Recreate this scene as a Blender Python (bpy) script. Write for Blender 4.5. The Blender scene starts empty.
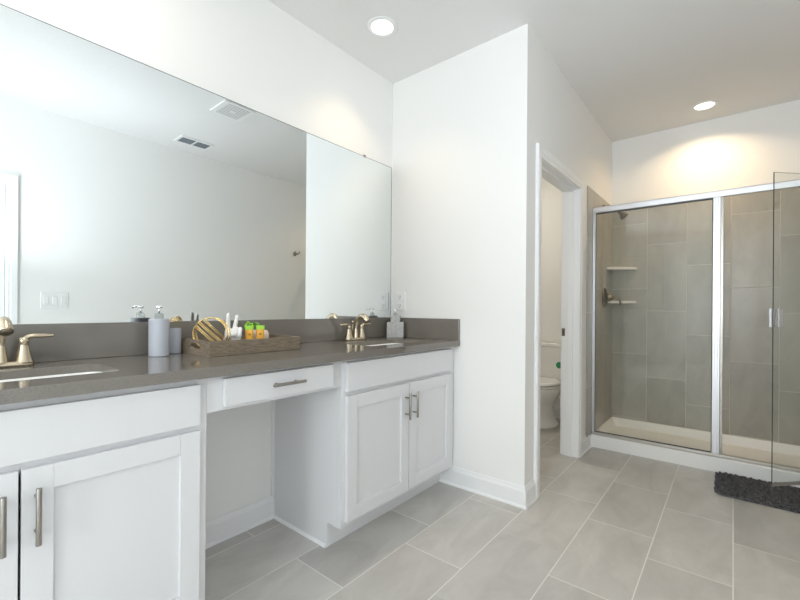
import bpy, bmesh, math, random
from mathutils import Vector, Matrix
random.seed(7)
C = bpy.context.scene.collection
S = bpy.context.scene
PI = math.pi

# ------------------------------------------------------------------ camera
YAW, ROLL = math.radians(39.3484), math.radians(-0.4101)
fwd = Vector((math.cos(YAW), math.sin(YAW), 0)); rgt = Vector((math.sin(YAW), -math.cos(YAW), 0)); up = Vector((0, 0, 1))
e1 = math.cos(ROLL)*rgt - math.sin(ROLL)*up
e2 = math.sin(ROLL)*rgt + math.cos(ROLL)*up
cd = bpy.data.cameras.new('camera'); cam = bpy.data.objects.new('camera', cd); C.objects.link(cam)
cam.matrix_world = Matrix(((e1.x, e2.x, -fwd.x, 0), (e1.y, e2.y, -fwd.y, 0), (e1.z, e2.z, -fwd.z, 1.1214), (0, 0, 0, 1)))
cd.sensor_width = 36; cd.lens = 36*408.582/800
cd.shift_x = (400-397.67)/800; cd.shift_y = (308.5635-300)/800
cd.clip_start = 0.02
S.camera = cam

# ------------------------------------------------------------------ world, exposure
w = bpy.data.worlds.new('sky'); S.world = w; w.use_nodes = True
wn = w.node_tree.nodes; bg = wn['Background']
sky = wn.new('ShaderNodeTexSky'); sky.sky_type = 'HOSEK_WILKIE'; sky.sun_direction = (-0.5, 0.3, 0.6); sky.turbidity = 3
w.node_tree.links.new(sky.outputs[0], bg.inputs[0]); bg.inputs[1].default_value = 1.0
S.view_settings.view_transform = 'Standard'; S.view_settings.look = 'None'
S.view_settings.gamma = 1; S.view_settings.use_curve_mapping = False
S.view_settings.exposure = 0.0
S.cycles.max_bounces = 14; S.cycles.diffuse_bounces = 8; S.cycles.glossy_bounces = 6
S.cycles.transparent_max_bounces = 16; S.cycles.transmission_bounces = 8
S.cycles.caustics_reflective = False; S.cycles.caustics_refractive = False
S.cycles.sample_clamp_indirect = 6

def area(name, loc, size, power, color, direction, shape='DISK', size_y=None, spread=180):
    l = bpy.data.lights.new(name, 'AREA'); l.shape = shape; l.size = size
    if size_y: l.size_y = size_y
    l.energy = power; l.color = color; l.spread = math.radians(spread)
    o = bpy.data.objects.new(name, l); C.objects.link(o); o.location = loc
    o.rotation_euler = Vector(direction).to_track_quat('-Z', 'Y').to_euler()
    return o
# daylight entering through the west window (the light stands outside the pane); north light and ceiling bounce are added fills
DAY = (0.87, 0.93, 1.0)
area('fill_north', (-1.7, 2.12, 1.55), 1.1, 93, DAY, (0.45, -1, 0.03), 'RECTANGLE', 1.5)  # added fill for the opposite wall, shining through an added window
area('ceiling_fill', (0.10, -0.22, 1.30), 0.25, 6.6, (0.84, 0.91, 1.0), (1, 0.22, 1.0), 'DISK', spread=105)  # unseen fill, added to brighten the ceiling and door wall
area('daylight_west', (-3.42, -0.14, 1.55), 0.72, 78, DAY, (1, 0.0, 0.06), 'RECTANGLE', 1.7)

# ------------------------------------------------------------------ helpers
def tag(o, label=None, cat=None, group=None, kind=None):
    if label: o['label'] = label
    if cat: o['category'] = cat
    if group: o['group'] = group
    if kind: o['kind'] = kind
    return o
def thing(name, loc, label, cat, group=None):
    o = bpy.data.objects.new(name, None); o.empty_display_size = 0.05; C.objects.link(o); o.location = loc
    return tag(o, label, cat, group)
def abs_loc(p):
    v = Vector((0, 0, 0))
    while p: v += p.location; p = p.parent
    return v
def obj(name, bm, mats, parent=None, bevel=0, seg=2, smooth=False, sub=0):
    me = bpy.data.meshes.new(name); bmesh.ops.recalc_face_normals(bm, faces=bm.faces[:]); 
    if smooth:
        for f in bm.faces: f.smooth = True
    bm.to_mesh(me); bm.free()
    for m in (mats if isinstance(mats, (list, tuple)) else [mats]): me.materials.append(m)
    o = bpy.data.objects.new(name, me); C.objects.link(o)
    if parent: o.parent = parent; o.location = -abs_loc(parent)
    if bevel:
        b = o.modifiers.new('bevel', 'BEVEL'); b.width = bevel; b.segments = seg; b.limit_method = 'ANGLE'; b.angle_limit = math.radians(40)
        b.harden_normals = False
        if smooth: pass
    if sub:
        m = o.modifiers.new('sub', 'SUBSURF'); m.levels = sub; m.render_levels = sub
    return o
def NB(): return bmesh.new()
def box(bm, x0, x1, y0, y1, z0, z1, mi=0):
    v = [bm.verts.new(p) for p in ((x0,y0,z0),(x1,y0,z0),(x1,y1,z0),(x0,y1,z0),(x0,y0,z1),(x1,y0,z1),(x1,y1,z1),(x0,y1,z1))]
    for f in ((0,3,2,1),(4,5,6,7),(0,1,5,4),(1,2,6,5),(2,3,7,6),(3,0,4,7)):
        fc = bm.faces.new([v[i] for i in f]); fc.material_index = mi
    return bm
def B(*a): return box(NB(), *a)
def loft(bm, rings, cap=True, mi=0, closed=True):
    vs = [[bm.verts.new(p) for p in r] for r in rings]
    n = len(rings[0])
    for a, b in zip(vs, vs[1:]):
        for i in range(n if closed else n-1):
            f = bm.faces.new((a[i], a[(i+1) % n], b[(i+1) % n], b[i])); f.material_index = mi
    if cap:
        for r in (vs[0], vs[-1]):
            try: bm.faces.new(r).material_index = mi
            except ValueError: pass
    return bm
def frame(d):
    d = Vector(d).normalized(); a = Vector((0, 0, 1)) if abs(d.z) < .95 else Vector((1, 0, 0))
    u = d.cross(a).normalized(); return u, d.cross(u).normalized()
def tube(bm, pts, r, n=12, cap=True, sx=1.0, sy=1.0, closed=False, mi=0):
    pts = [Vector(p) for p in pts]; rings = []
    m = len(pts); rs = r if isinstance(r, (list, tuple)) else [r]*m
    u = None
    for i, p in enumerate(pts):
        if closed: d = pts[(i+1) % m]-pts[i-1]
        else: d = pts[min(i+1, m-1)]-pts[max(i-1, 0)]
        d.normalize()
        if u is None: u, v = frame(d)
        else:
            u = (u - d*u.dot(d)).normalized(); v = d.cross(u).normalized()
        rings.append([p + (u*math.cos(2*PI*k/n)*sx + v*math.sin(2*PI*k/n)*sy)*rs[i] for k in range(n)])
    if closed: rings.append(rings[0])
    if closed:
        vs = [[bm.verts.new(p) for p in r_] for r_ in rings[:-1]]
        for i in range(m):
            a, b = vs[i], vs[(i+1) % m]
            for k in range(n): bm.faces.new((a[k], a[(k+1) % n], b[(k+1) % n], b[k])).material_index = mi
        return bm
    return loft(bm, rings, cap, mi)
def lathe(bm, prof, c, axis=(0, 0, 1), n=32, mi=0):
    ax = Vector(axis).normalized(); u, v = frame(ax); c = Vector(c)
    rings = [[c + ax*h + (u*math.cos(2*PI*k/n)+v*math.sin(2*PI*k/n))*max(r, 1e-4) for k in range(n)] for r, h in prof]
    return loft(bm, rings, True, mi)
def bez(pts, n=16):
    """Catmull-Rom through pts"""
    P = [Vector(p) for p in pts]; P = [2*P[0]-P[1]] + P + [2*P[-1]-P[-2]]; out = []
    for i in range(1, len(P)-2):
        for k in range(n):
            t = k/n; a, b, c, d = P[i-1:i+3]
            out.append(.5*((2*b)+(c-a)*t+(2*a-5*b+4*c-d)*t*t+(3*b-a-3*c+d)*t**3))
    out.append(P[-2]); return out
def rrect(cx, cy, hx, hy, r, n=6):
    out = []
    for sx, sy, a0 in ((1, 1, 0), (-1, 1, 90), (-1, -1, 180), (1, -1, 270)):
        for k in range(n+1):
            a = math.radians(a0+90*k/n); out.append((cx+sx*(hx-r)+r*math.cos(a), cy+sy*(hy-r)+r*math.sin(a)))
    return out
def sweep(bm, path, prof, mp):
    """path: 2D points; prof: (offset to the right of travel, height); mp(px,py,h)->3D"""
    P = [Vector(p) for p in path]; n = len(P); rows = []
    for i, p in enumerate(P):
        ds = []
        if i > 0: ds.append((P[i]-P[i-1]).normalized())
        if i < n-1: ds.append((P[i+1]-P[i]).normalized())
        nr = [Vector((d.y, -d.x)) for d in ds]
        if len(nr) == 2:
            m = (nr[0]+nr[1]); m = m/m.length**2*2 if m.length > 1e-6 else nr[0]
        else: m = nr[0]
        rows.append([mp(p.x+m.x*o, p.y+m.y*o, h) for o, h in prof])
    return loft(bm, rows, True)
def boolean(o, cutters):
    for c in cutters:
        m = o.modifiers.new('cut', 'BOOLEAN'); m.object = c; m.operation = 'DIFFERENCE'; m.solver = 'EXACT'
    bpy.context.view_layer.update()
    dg = bpy.context.evaluated_depsgraph_get()
    me = bpy.data.meshes.new_from_object(o.evaluated_get(dg))
    o.modifiers.clear(); o.data = me
    for c in cutters: bpy.data.objects.remove(c, do_unlink=True)
    return o

# ------------------------------------------------------------------ materials
def mat(name, col, rough=.5, metal=0, spec=.5, coat=0):
    m = bpy.data.materials.new(name); m.use_nodes = True; b = m.node_tree.nodes['Principled BSDF']
    b.inputs['Base Color'].default_value = (*col, 1); b.inputs['Roughness'].default_value = rough
    b.inputs['Metallic'].default_value = metal; b.inputs['Specular IOR Level'].default_value = spec
    b.inputs['Coat Weight'].default_value = coat
    return m
def nd(m, t, **k):
    n = m.node_tree.nodes.new(t)
    for a, v in k.items(): setattr(n, a, v)
    return n
def lk(m, a, b): m.node_tree.links.new(a, b)
def bsdf(m): return m.node_tree.nodes['Principled BSDF']
def bump(m, scale, strength, dist=.002, detail=4, vec=None):
    n = nd(m, 'ShaderNodeTexNoise'); n.inputs['Scale'].default_value = scale; n.inputs['Detail'].default_value = detail
    tc = nd(m, 'ShaderNodeTexCoord'); lk(m, tc.outputs['Object'], n.inputs['Vector'])
    b = nd(m, 'ShaderNodeBump'); b.inputs['Strength'].default_value = strength; b.inputs['Distance'].default_value = dist
    lk(m, n.outputs[0], b.inputs['Height']); lk(m, b.outputs[0], bsdf(m).inputs['Normal']); return n
def mottle(m, c0, c1, scale, detail=6, rough=.6, lo=.35, hi=.65, stretch=None):
    n = nd(m, 'ShaderNodeTexNoise'); n.inputs['Scale'].default_value = scale; n.inputs['Detail'].default_value = detail; n.inputs['Roughness'].default_value = rough
    tc = nd(m, 'ShaderNodeTexCoord')
    if stretch:
        mp = nd(m, 'ShaderNodeMapping'); mp.inputs['Scale'].default_value = stretch
        lk(m, tc.outputs['Object'], mp.inputs[0]); lk(m, mp.outputs[0], n.inputs['Vector'])
    else: lk(m, tc.outputs['Object'], n.inputs['Vector'])
    r = nd(m, 'ShaderNodeValToRGB'); r.color_ramp.elements[0].position = lo; r.color_ramp.elements[1].position = hi
    r.color_ramp.elements[0].color = (*c0, 1); r.color_ramp.elements[1].color = (*c1, 1)
    lk(m, n.outputs[0], r.inputs[0]); lk(m, r.outputs[0], bsdf(m).inputs['Base Color']); return r

M_wall = mat('wall_paint', (.87, .865, .85), .85); bump(M_wall, 90, .12, .001)
M_ceil = mat('ceiling_paint', (.82, .815, .805), .9); bump(M_ceil, 45, .5, .002, 3)
M_trim = mat('trim_paint', (.86, .865, .87), .35)
M_cab = mat('cabinet_paint', (.74, .742, .755), .38); bump(M_cab, 200, .03, .0005)
M_gap = mat('shadow_gap_board', (.45, .45, .44), .8)
M_counter = mat('grey_quartz', (.16, .15, .14), .10, spec=.75); mottle(M_counter, (.168, .153, .134), (.230, .210, .184), 420, 2, .5, .3, .7)
M_porc = mat('porcelain', (.88, .875, .85), .08, coat=.3)
M_nickel = mat('brushed_nickel_warm', (.56, .48, .36), .26, 1)
M_steel = mat('brushed_steel', (.37, .35, .32), .32, 1)
M_chrome = mat('chrome', (.85, .86, .88), .12, 1)
M_alu = mat('bright_aluminium', (.72, .72, .74), .38, .9)
M_satin = mat('satin_sill', (.55, .53, .49), .42, .9)
M_bronze = mat('dull_nickel', (.21, .185, .15), .35, 1)
M_pan = mat('shower_pan_acrylic', (.87, .86, .84), .25)
M_shelf = mat('shelf_ceramic', (.82, .80, .76), .2)
M_plastic = mat('white_plastic', (.85, .85, .84), .35)
M_dark = mat('dark_gap', (.05, .05, .05), .7)
M_gasket = mat('grey_gasket', (.10, .10, .10), .6)
M_edge = mat('glass_edge', (.03, .05, .045), .15)
M_gold = mat('gold_wire', (.85, .62, .26), .25, 1)
M_ceramic = mat('matte_blue_grey_ceramic', (.50, .52, .58), .5)
M_hand = mat('white_ceramic', (.85, .83, .80), .35)
M_orange = mat('orange_label', (.90, .46, .05), .35)
M_lime = mat('lime_plastic', (.35, .68, .05), .35)
M_leaf = mat('green_leaf', (.12, .42, .03), .5)
M_cream = mat('cream_soap', (.86, .74, .62), .45)
M_grille = mat('grille_grey', (.42, .42, .43), .6)
M_vent = mat('vent_dark', (.13, .15, .17), .6)
M_stone = mat('speckled_stone', (.5, .5, .5), .55); mottle(M_stone, (.36, .36, .355), (.50, .50, .49), 60, 5, .7)
M_mirror = mat('mirror_silver', (.90, .94, .942), .0, 1)
M_medge = mat('mirror_edge', (.18, .20, .20), .3, .6)
M_wood = mat('weathered_wood', (.3, .22, .15), .75)
mottle(M_wood, (.10, .075, .050), (.36, .29, .21), 7, 10, .75, .34, .68, (3, 14, 30))
M_green = mat('green_sticker', (.03, .30, .12), .5)
M_print = mat('art_paper', (.78, .77, .72), .7); mottle(M_print, (.70, .69, .64), (.80, .79, .74), 3)
M_bronzeleaf = mat('art_ink', (.22, .16, .11), .8)
M_frame = mat('art_frame_wood', (.35, .27, .18), .6)

def emis(name, col, s):
    m = bpy.data.materials.new(name); m.use_nodes = True; n = m.node_tree.nodes; n.clear()
    e = n.new('ShaderNodeEmission'); e.inputs[0].default_value = (*col, 1); e.inputs[1].default_value = s
    o = n.new('ShaderNodeOutputMaterial'); m.node_tree.links.new(e.outputs[0], o.inputs[0]); return m
M_lens = emis('lamp_lens', (1, .95, .86), 5)

def glass(name, tint, refl=1.0):
    m = bpy.data.materials.new(name); m.use_nodes = True; n = m.node_tree.nodes; n.clear()
    t = n.new('ShaderNodeBsdfTransparent'); t.inputs[0].default_value = (*tint, 1)
    g = n.new('ShaderNodeBsdfGlossy'); g.inputs['Roughness'].default_value = .01
    x = n.new('ShaderNodeMixShader'); o = n.new('ShaderNodeOutputMaterial'); L = m.node_tree.links
    ge = n.new('ShaderNodeNewGeometry'); dt = n.new('ShaderNodeVectorMath'); dt.operation = 'DOT_PRODUCT'; L.new(ge.outputs['Normal'], dt.inputs[0]); L.new(ge.outputs['Incoming'], dt.inputs[1])
    def ma(op, a, b=0, c=0):     # Schlick reflectance, the same from both faces of the pane
        q = n.new('ShaderNodeMath'); q.operation = op
        for i, z in enumerate((a, b, c)):
            if isinstance(z, (int, float)): q.inputs[i].default_value = z
            else: L.new(z, q.inputs[i])
        return q.outputs[0]
    fr = ma('MULTIPLY_ADD', ma('POWER', ma('SUBTRACT', 1, ma('ABSOLUTE', dt.outputs['Value'])), 5), .96*refl, .04*refl)
    L.new(fr, x.inputs[0]); L.new(t.outputs[0], x.inputs[1]); L.new(g.outputs[0], x.inputs[2]); L.new(x.outputs[0], o.inputs[0])
    return m
M_glass = glass('clear_glass', (.965, .975, .965))
M_clear = glass('clear_plastic', (.80, .82, .82))

def tile_mat(name, axes, u0, v0, U, V, shift, c0, c1, grout, gw=.0022, rough=.35, jit=.10, rowoff=0):
    """running-bond tiles with real joint lines: axes = object axes for the long and the short side"""
    m = mat(name, c0, rough); tc = nd(m, 'ShaderNodeTexCoord'); sp = nd(m, 'ShaderNodeSeparateXYZ'); lk(m, tc.outputs['Object'], sp.inputs[0])
    def ma(op, a, b=None, c=None):
        n = nd(m, 'ShaderNodeMath', operation=op)
        for i, q in enumerate((a, b, c)):
            if q is None: continue
            if isinstance(q, (int, float)): n.inputs[i].default_value = q
            else: lk(m, q, n.inputs[i])
        return n.outputs[0]
    pu, pv = sp.outputs[axes[0]], sp.outputs[axes[1]]
    v = ma('DIVIDE', ma('SUBTRACT', pv, v0), V); row = ma('FLOOR', v); fv = ma('SUBTRACT', v, row)
    u = ma('DIVIDE', ma('SUBTRACT', ma('SUBTRACT', ma('SUBTRACT', pu, u0), ma('MULTIPLY', row, shift)), ma('MULTIPLY', ma('GREATER_THAN', row, 2.5), rowoff)), U); col = ma('FLOOR', u); fu = ma('SUBTRACT', u, col)
    du = ma('MULTIPLY', ma('MINIMUM', fu, ma('SUBTRACT', 1, fu)), U); dv = ma('MULTIPLY', ma('MINIMUM', fv, ma('SUBTRACT', 1, fv)), V)
    if rowoff: du = ma('ADD', du, ma('MULTIPLY', ma('COMPARE', row, -1, .1), ma('LESS_THAN', pu, 2.2)))
    d = ma('MINIMUM', du, dv); isg = ma('LESS_THAN', d, gw)
    cb = nd(m, 'ShaderNodeCombineXYZ'); lk(m, row, cb.inputs[0]); lk(m, col, cb.inputs[1])
    wn_ = nd(m, 'ShaderNodeTexWhiteNoise'); wn_.noise_dimensions = '3D'; lk(m, cb.outputs[0], wn_.inputs[0])
    off = nd(m, 'ShaderNodeVectorMath', operation='MULTIPLY_ADD'); lk(m, wn_.outputs['Color'], off.inputs[0]); off.inputs[1].default_value = (9, 9, 9); lk(m, tc.outputs['Object'], off.inputs[2])
    mp = nd(m, 'ShaderNodeMapping'); sc = [2.6, 2.6, 2.6]; sc[axes[0]] = 1.3; mp.inputs['Scale'].default_value = sc; lk(m, off.outputs[0], mp.inputs[0])
    no = nd(m, 'ShaderNodeTexNoise'); no.inputs['Scale'].default_value = 2.2; no.inputs['Detail'].default_value = 8; no.inputs['Roughness'].default_value = .62; no.inputs['Distortion'].default_value = .6; lk(m, mp.outputs[0], no.inputs['Vector'])
    r = nd(m, 'ShaderNodeValToRGB'); r.color_ramp.elements[0].position = .32; r.color_ramp.elements[1].position = .68
    r.color_ramp.elements[0].color = (*c0, 1); r.color_ramp.elements[1].color = (*c1, 1); lk(m, no.outputs[0], r.inputs[0])
    hs = nd(m, 'ShaderNodeHueSaturation'); lk(m, r.outputs[0], hs.inputs['Color']); lk(m, ma('MULTIPLY_ADD', wn_.outputs['Value'], jit, 1-jit/2), hs.inputs['Value'])
    mx = nd(m, 'ShaderNodeMix', data_type='RGBA'); lk(m, isg, mx.inputs['Factor']); lk(m, hs.outputs[0], mx.inputs[6]); mx.inputs[7].default_value = (*grout, 1)
    lk(m, mx.outputs[2], bsdf(m).inputs['Base Color'])
    lk(m, ma('MULTIPLY_ADD', isg, .45, rough), bsdf(m).inputs['Roughness'])
    bp = nd(m, 'ShaderNodeBump'); bp.inputs['Strength'].default_value = .6; bp.inputs['Distance'].default_value = .0015
    ht = ma('ADD', ma('MULTIPLY', ma('MINIMUM', d, .004), 250), ma('MULTIPLY', no.outputs[0], .25)); lk(m, ht, bp.inputs['Height']); lk(m, bp.outputs[0], bsdf(m).inputs['Normal'])
    return m
M_floor = tile_mat('floor_tile', (0, 1), 1.54, .9, .6115, .3025, .2037, (.455, .437, .412), (.585, .566, .535), (.78, .76, .72), rough=.34, rowoff=.18)
WT0, WT1, WG = (.345, .328, .285), (.44, .42, .37), (.64, .61, .55)
M_tile_far = tile_mat('shower_tile_far', (2, 1), .31, .0145, .602, .2965, -.2 if False else .2037, WT0, WT1, WG, gw=.0018, rough=.3)
M_tile_side = tile_mat('shower_tile_side', (2, 0), .10, 3.7475, .602, .2965, .2037, WT0, WT1, WG, gw=.0018, rough=.3)

# ------------------------------------------------------------------ key dimensions
XW, XE, XF = -3.20, 2.248, 4.35          # west wall, end wall, far wall
YN, YD, YS = 1.902, .906, -.6245         # mirror wall, door wall, opposite wall
H = 2.74; ZC = .923

def struct(name, bm, m, bevel=0, parent=None):
    o = obj(name, bm, m, parent, bevel)
    if not parent: o['kind'] = 'structure'
    return o
# ------------------------------------------------------------------ shell
struct('floor', B(XW-.12, XF+.12, YS-.12, YN+.12, -.1, 0), M_floor)
struct('ceiling', B(XW-.12, XF+.12, YS-.12, YN+.12, H, H+.1), M_ceil)
N0, N1 = -2.3, -1.1
bm = NB()
for a in ((XW-.12, N0, 0, H), (N0, N1, 0, .62), (N0, N1, 2.45, H), (N1, XF+.12, 0, H)): box(bm, a[0], a[1], YN, YN+.12, a[2], a[3])
struct('wall_north', bm, M_wall)
struct('wall_east', B(XE, XE+.115, YD, YN, 0, H), M_wall)
D0, D1, DH = 2.46, 3.26, 2.035
bm = NB(); T = .016
box(bm, XE+.115, D0-T, YD, YD+.115, 0, H); box(bm, D1+T, XF, YD, YD+.115, 0, H); box(bm, D0-T, D1+T, YD, YD+.115, DH+T, H)
struct('wall_center', bm, M_wall)
struct('wall_far', B(XF, XF+.12, YS-.12, YN, 0, H), M_wall)
# opposite wall: door hole and window hole
E0, E1 = -.28, .527
bm = NB()
WZ0, WZ1 = .62, 2.45
for a in ((XW-.12, E0-T, 0, H), (E0-T, E1+T, DH+.05+T, H), (E1+T, XF, 0, H)):
    box(bm, a[0], a[1], YS-.12, YS, a[2], a[3])
struct('wall_south', bm, M_wall)
V0, V1 = -.50, .22
bm = NB()
for a in ((YS, V0, 0, H), (V0, V1, 0, WZ0), (V0, V1, WZ1, H), (V1, YN, 0, H)):
    box(bm, XW-.12, XW, a[0], a[1], a[2], a[3])
struct('wall_west', bm, M_wall)

def window(name, horiz, a0, a1, pos, inward):
    """horiz: True when the pane runs along x"""
    def bx(bm, u0, u1, d0, d1, z0, z1):
        d0, d1 = sorted((pos-inward*d0, pos-inward*d1))
        return box(bm, u0, u1, d0, d1, z0, z1) if horiz else box(bm, d0, d1, u0, u1, z0, z1)
    o = obj(name, bx(NB(), a0+.04, a1-.04, .065, .071, WZ0+.04, WZ1-.04), M_glass); o['kind'] = 'structure'
    bm = NB()
    for q in ((a0, a0+.045, WZ0, WZ1), (a1-.045, a1, WZ0, WZ1), (a0, a1, WZ0, WZ0+.045), (a0, a1, WZ1-.045, WZ1), (a0, a1, (WZ0+WZ1)/2-.02, (WZ0+WZ1)/2+.02)):
        bx(bm, q[0], q[1], .045, .09, q[2], q[3])
    obj('window_frame', bm, M_trim, o, .003)
    obj('window_sill', bx(NB(), a0-.03, a1+.03, -.025, .045, WZ0-.025, WZ0+.001), M_trim, o, .004)
window('window_1', False, V0, V1, XW, 1)
window('added_window', True, N0, N1, YN, -1)  # unseen window, added so the north fill light can enter

# shower tile fields
struct('trim_5', B(XF-.01, XF-.0005, YS+.0005, YD-.0005, .09, 2.117), M_tile_far)
struct('trim_6', B(3.482, XF-.0105, YD-.009, YD-.0002, .0, 2.112), M_tile_side)
struct('trim_7', B(3.482, XF-.0105, YS+.0002, YS+.009, .0, 2.112), M_tile_side)
bpy.data.objects['trim_5']['label'] = 'grey tile field on the far shower wall'

# ------------------------------------------------------------------ baseboards
BB = [(0, 0), (.021, 0), (.021, .006), (.018, .012), (.0135, .016), (.0135, .092), (.010, .098), (.006, .110), (.0045, .118), (0, .118)]
pl = lambda x, y, h: (x, y, h)
struct('baseboard_east', sweep(NB(), [(XE, 1.466), (XE, YD), (2.388, YD)], BB, pl), M_trim)
struct('baseboard_center', sweep(NB(), [(3.332, YD), (3.597, YD)], BB, pl), M_trim)
struct('baseboard_north', sweep(NB(), [(.662, YN), (1.279, YN)], BB, pl), M_trim)
struct('baseboard_south', sweep(NB(), [(3.597, YS), (.60, YS)], BB, pl), M_trim)
struct('baseboard_west', sweep(NB(), [(-.353, YS), (XW, YS), (XW, YN), (-.32, YN)], BB, pl), M_trim)
struct('baseboard_far', sweep(NB(), [(2.363, YD+.14), (2.363, YN), (XF, YN), (XF, YD+.115), (D1+T+.02, YD+.115)], BB, pl), M_trim)

# ------------------------------------------------------------------ door frames
CS = [(0, 0), (0, .010), (.008, .014), (.022, .014), (.026, .018), (.062, .020), (.068, .016), (.070, 0)]
def casing(bm, a, b, top, plane, out):
    # travel up the left side, across, down the right side; 'right of travel' points into the opening -> mirror offsets
    prof = [(-o, h) for o, h in CS]
    return sweep(bm, [(a, .001), (a, top), (b, top), (b, .001)], prof, lambda x, z, h: (x, plane+out*h, z))
def jamb(bm, a, b, top, y0, y1):
    for q in ((a-T, a, 0, top+T), (b, b+T, 0, top+T), (a, b, top, top+T)):
        box(bm, q[0], q[1], y0, y1, q[2], q[3])
    return bm
d1 = struct('door_1', jamb(NB(), D0, D1, DH, YD-.002, YD+.117), M_trim, .001)
bm = NB()
for q in ((D0, D0+.011, 0, DH), (D1-.011, D1, 0, DH), (D0+.011, D1-.011, DH-.011, DH)): box(bm, q[0], q[1], YD+.035, YD+.075, q[2], q[3])
obj('door_stop', bm, M_trim, d1, .002)
obj('door_casing', casing(NB(), D0-.004, D1+.004, DH+.004, YD, -1), M_trim, d1)
obj('door_casing', casing(NB(), D0-.004, D1+.004, DH+.004, YD+.115, 1), M_trim, d1)
bm = NB(); box(bm, D1-.0025, D1, 1.0-.0, 1.02+.004, .918, .978); 
sp = obj('strike_plate', bm, M_bronze, d1, .002)
bm = NB(); box(bm, D1-.0032, D1-.0022, 1.006, 1.016, .935, .962); obj('strike_hole', bm, M_dark, sp)

DH2 = DH+.05
d2 = struct('door_2', jamb(NB(), E0, E1, DH2, YS-.117, YS+.002), M_trim, .001)
obj('door_casing', casing(NB(), E0-.004, E1+.004, DH2+.004, YS, 1), M_trim, d2)
# closed panelled door leaf
bm = NB(); y0, y1 = YS-.05, YS-.014
box(bm, E0+.003, E1-.003, y0, y1-.008, .008, DH2-.003)
st = .11
for q in ((E0+.003, E0+st, .008, DH2-.003), (E1-st, E1-.003, .008, DH2-.003), (E0+st, E1-st, .008, .22), (E0+st, E1-st, .95, 1.08), (E0+st, E1-st, DH2-.12, DH2-.003)):
    box(bm, q[0], q[1], y1-.008, y1, q[2], q[3])
leaf = obj('door_leaf', bm, M_trim, d2, .002)
bm = NB(); lathe(bm, [(.032, 0), (.032, .006), (.012, .010), (.011, .035), (.024, .042), (.029, .055), (.022, .068), (.001, .071)], (E0+.065, y1, .95), (0, 1, 0)); obj('door_knob', bm, M_bronze, d2, smooth=True)

# ------------------------------------------------------------------ vanity
FY, DY = 1.3765, 1.3565      # face frame front, door front
ZT = .8875                   # cabinet top
def handle(parent, c, vertical, length=.142, label=None):
    x, y, z = c; bm = NB(); h = length/2
    a = (0, 0, 1) if vertical else (1, 0, 0); a = Vector(a); c0 = Vector((x, y-.034, z))
    tube(bm, [c0-a*h, c0+a*h], .0062, 14)
    for s in (-1, 1): tube(bm, [c0+a*h*.62*s, Vector((x, y, z))+a*h*.62*s], .0042, 10)
    return obj('handle', bm, M_steel, parent, .0008, smooth=True)
def shaker(name, x0, x1, z0, z1, parent, rail=.063):
    bm = NB(); box(bm, x0+.004, x1-.004, DY+.010, FY-.0008, z0+.004, z1-.004)
    for q in ((x0, x0+rail, z0, z1), (x1-rail, x1, z0, z1), (x0+rail, x1-rail, z0, z0+rail), (x0+rail, x1-rail, z1-rail, z1)):
        box(bm, q[0], q[1], DY, FY-.001, q[2], q[3])
    return obj(name, bm, M_cab, parent, .0015)
def slab(name, x0, x1, z0, z1, parent): return obj(name, B(x0, x1, DY, FY-.001, z0, z1), M_cab, parent, .002)
def vanity_cabinet(x0, x1, dl, dm, dr, ff, label, zb=.115, right_filler=False):
    t = thing('vanity_cabinet', ((x0+x1)/2, 1.62, 0), label, 'cabinet', None)
    bm = NB(); th = .018
    # side panels with toe notch: upper part and lower part
    for a in (x0, x1-th):
        prof = [(FY+.019, zb), (1.466, zb), (1.466, 0.0005), (YN-.001, 0.0005), (YN-.001, ZT), (FY+.019, ZT)]
        loft(bm, [[(a, y, z) for y, z in prof], [(a+th, y, z) for y, z in prof]])
    box(bm, x0+th, x1-th, FY+.02, YN-.001, zb, zb+th)
    box(bm, x0+th, x1-th, YN-.012, YN-.001, zb+th, ZT)
    obj('cabinet_body', bm, M_cab, t)
    bm = NB(); s = .045
    l, r = dl[0]+.006, dr[1]-.006
    for q in ((x0, l, zb, ZT), (r, x1, zb, ZT), (l, r, zb, dl[2]+.01), (l, r, dl[3]-.012, ff[2]+.012), (l, r, ff[3]-.012, ZT)):
        box(bm, q[0], q[1], FY, FY+.0185, q[2], q[3])
    obj('face_frame', bm, M_cab, t, .0008)
    obj('toe_kick', B(x0+th+.0005, x1-th-.0005, 1.466, 1.48, .0005, zb-.0005), M_cab, t)
    d = shaker('door', dl[0], dl[1], dl[2], dl[3], t); handle(d, (dl[1]-.031-.0, DY, .60), True)
    d = shaker('door', dr[0], dr[1], dr[2], dr[3], t); handle(d, (dr[0]+.0275, DY, .60), True)
    slab('drawer_front', ff[0], ff[1], ff[2], ff[3], t)
    return t
vanity_cabinet(1.276, 2.2465, (1.301, 1.7575, .138, .718), 0, (1.7645, 2.200, .138, .718), (1.301, 2.196, .738, .871),
    'white two-door sink cabinet against the end wall, right of the knee space')
vanity_cabinet(-.31, .661, (-.275, .188, .136, .714), 0, (.1935, .633, .136, .714), (-.275, .633, .732, .866),
    'white two-door sink cabinet at the left edge, left of the knee space')
# scribe strip in the inner corner of the knee space and shoe moulding at its foot
o = obj('scribe_strip', B(1.262, 1.2755, YN-.012, YN-.0005, .119, .76), M_trim); o['kind'] = 'structure'; o.name = 'trim_1'
SH = [(0, 0), (.012, 0), (.012, .005), (.008, .011), (.003, .014), (0, .014)]
struct('trim_2', sweep(NB(), [(1.276, YN-.022), (1.276, 1.468)], SH, pl), M_trim)
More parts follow.
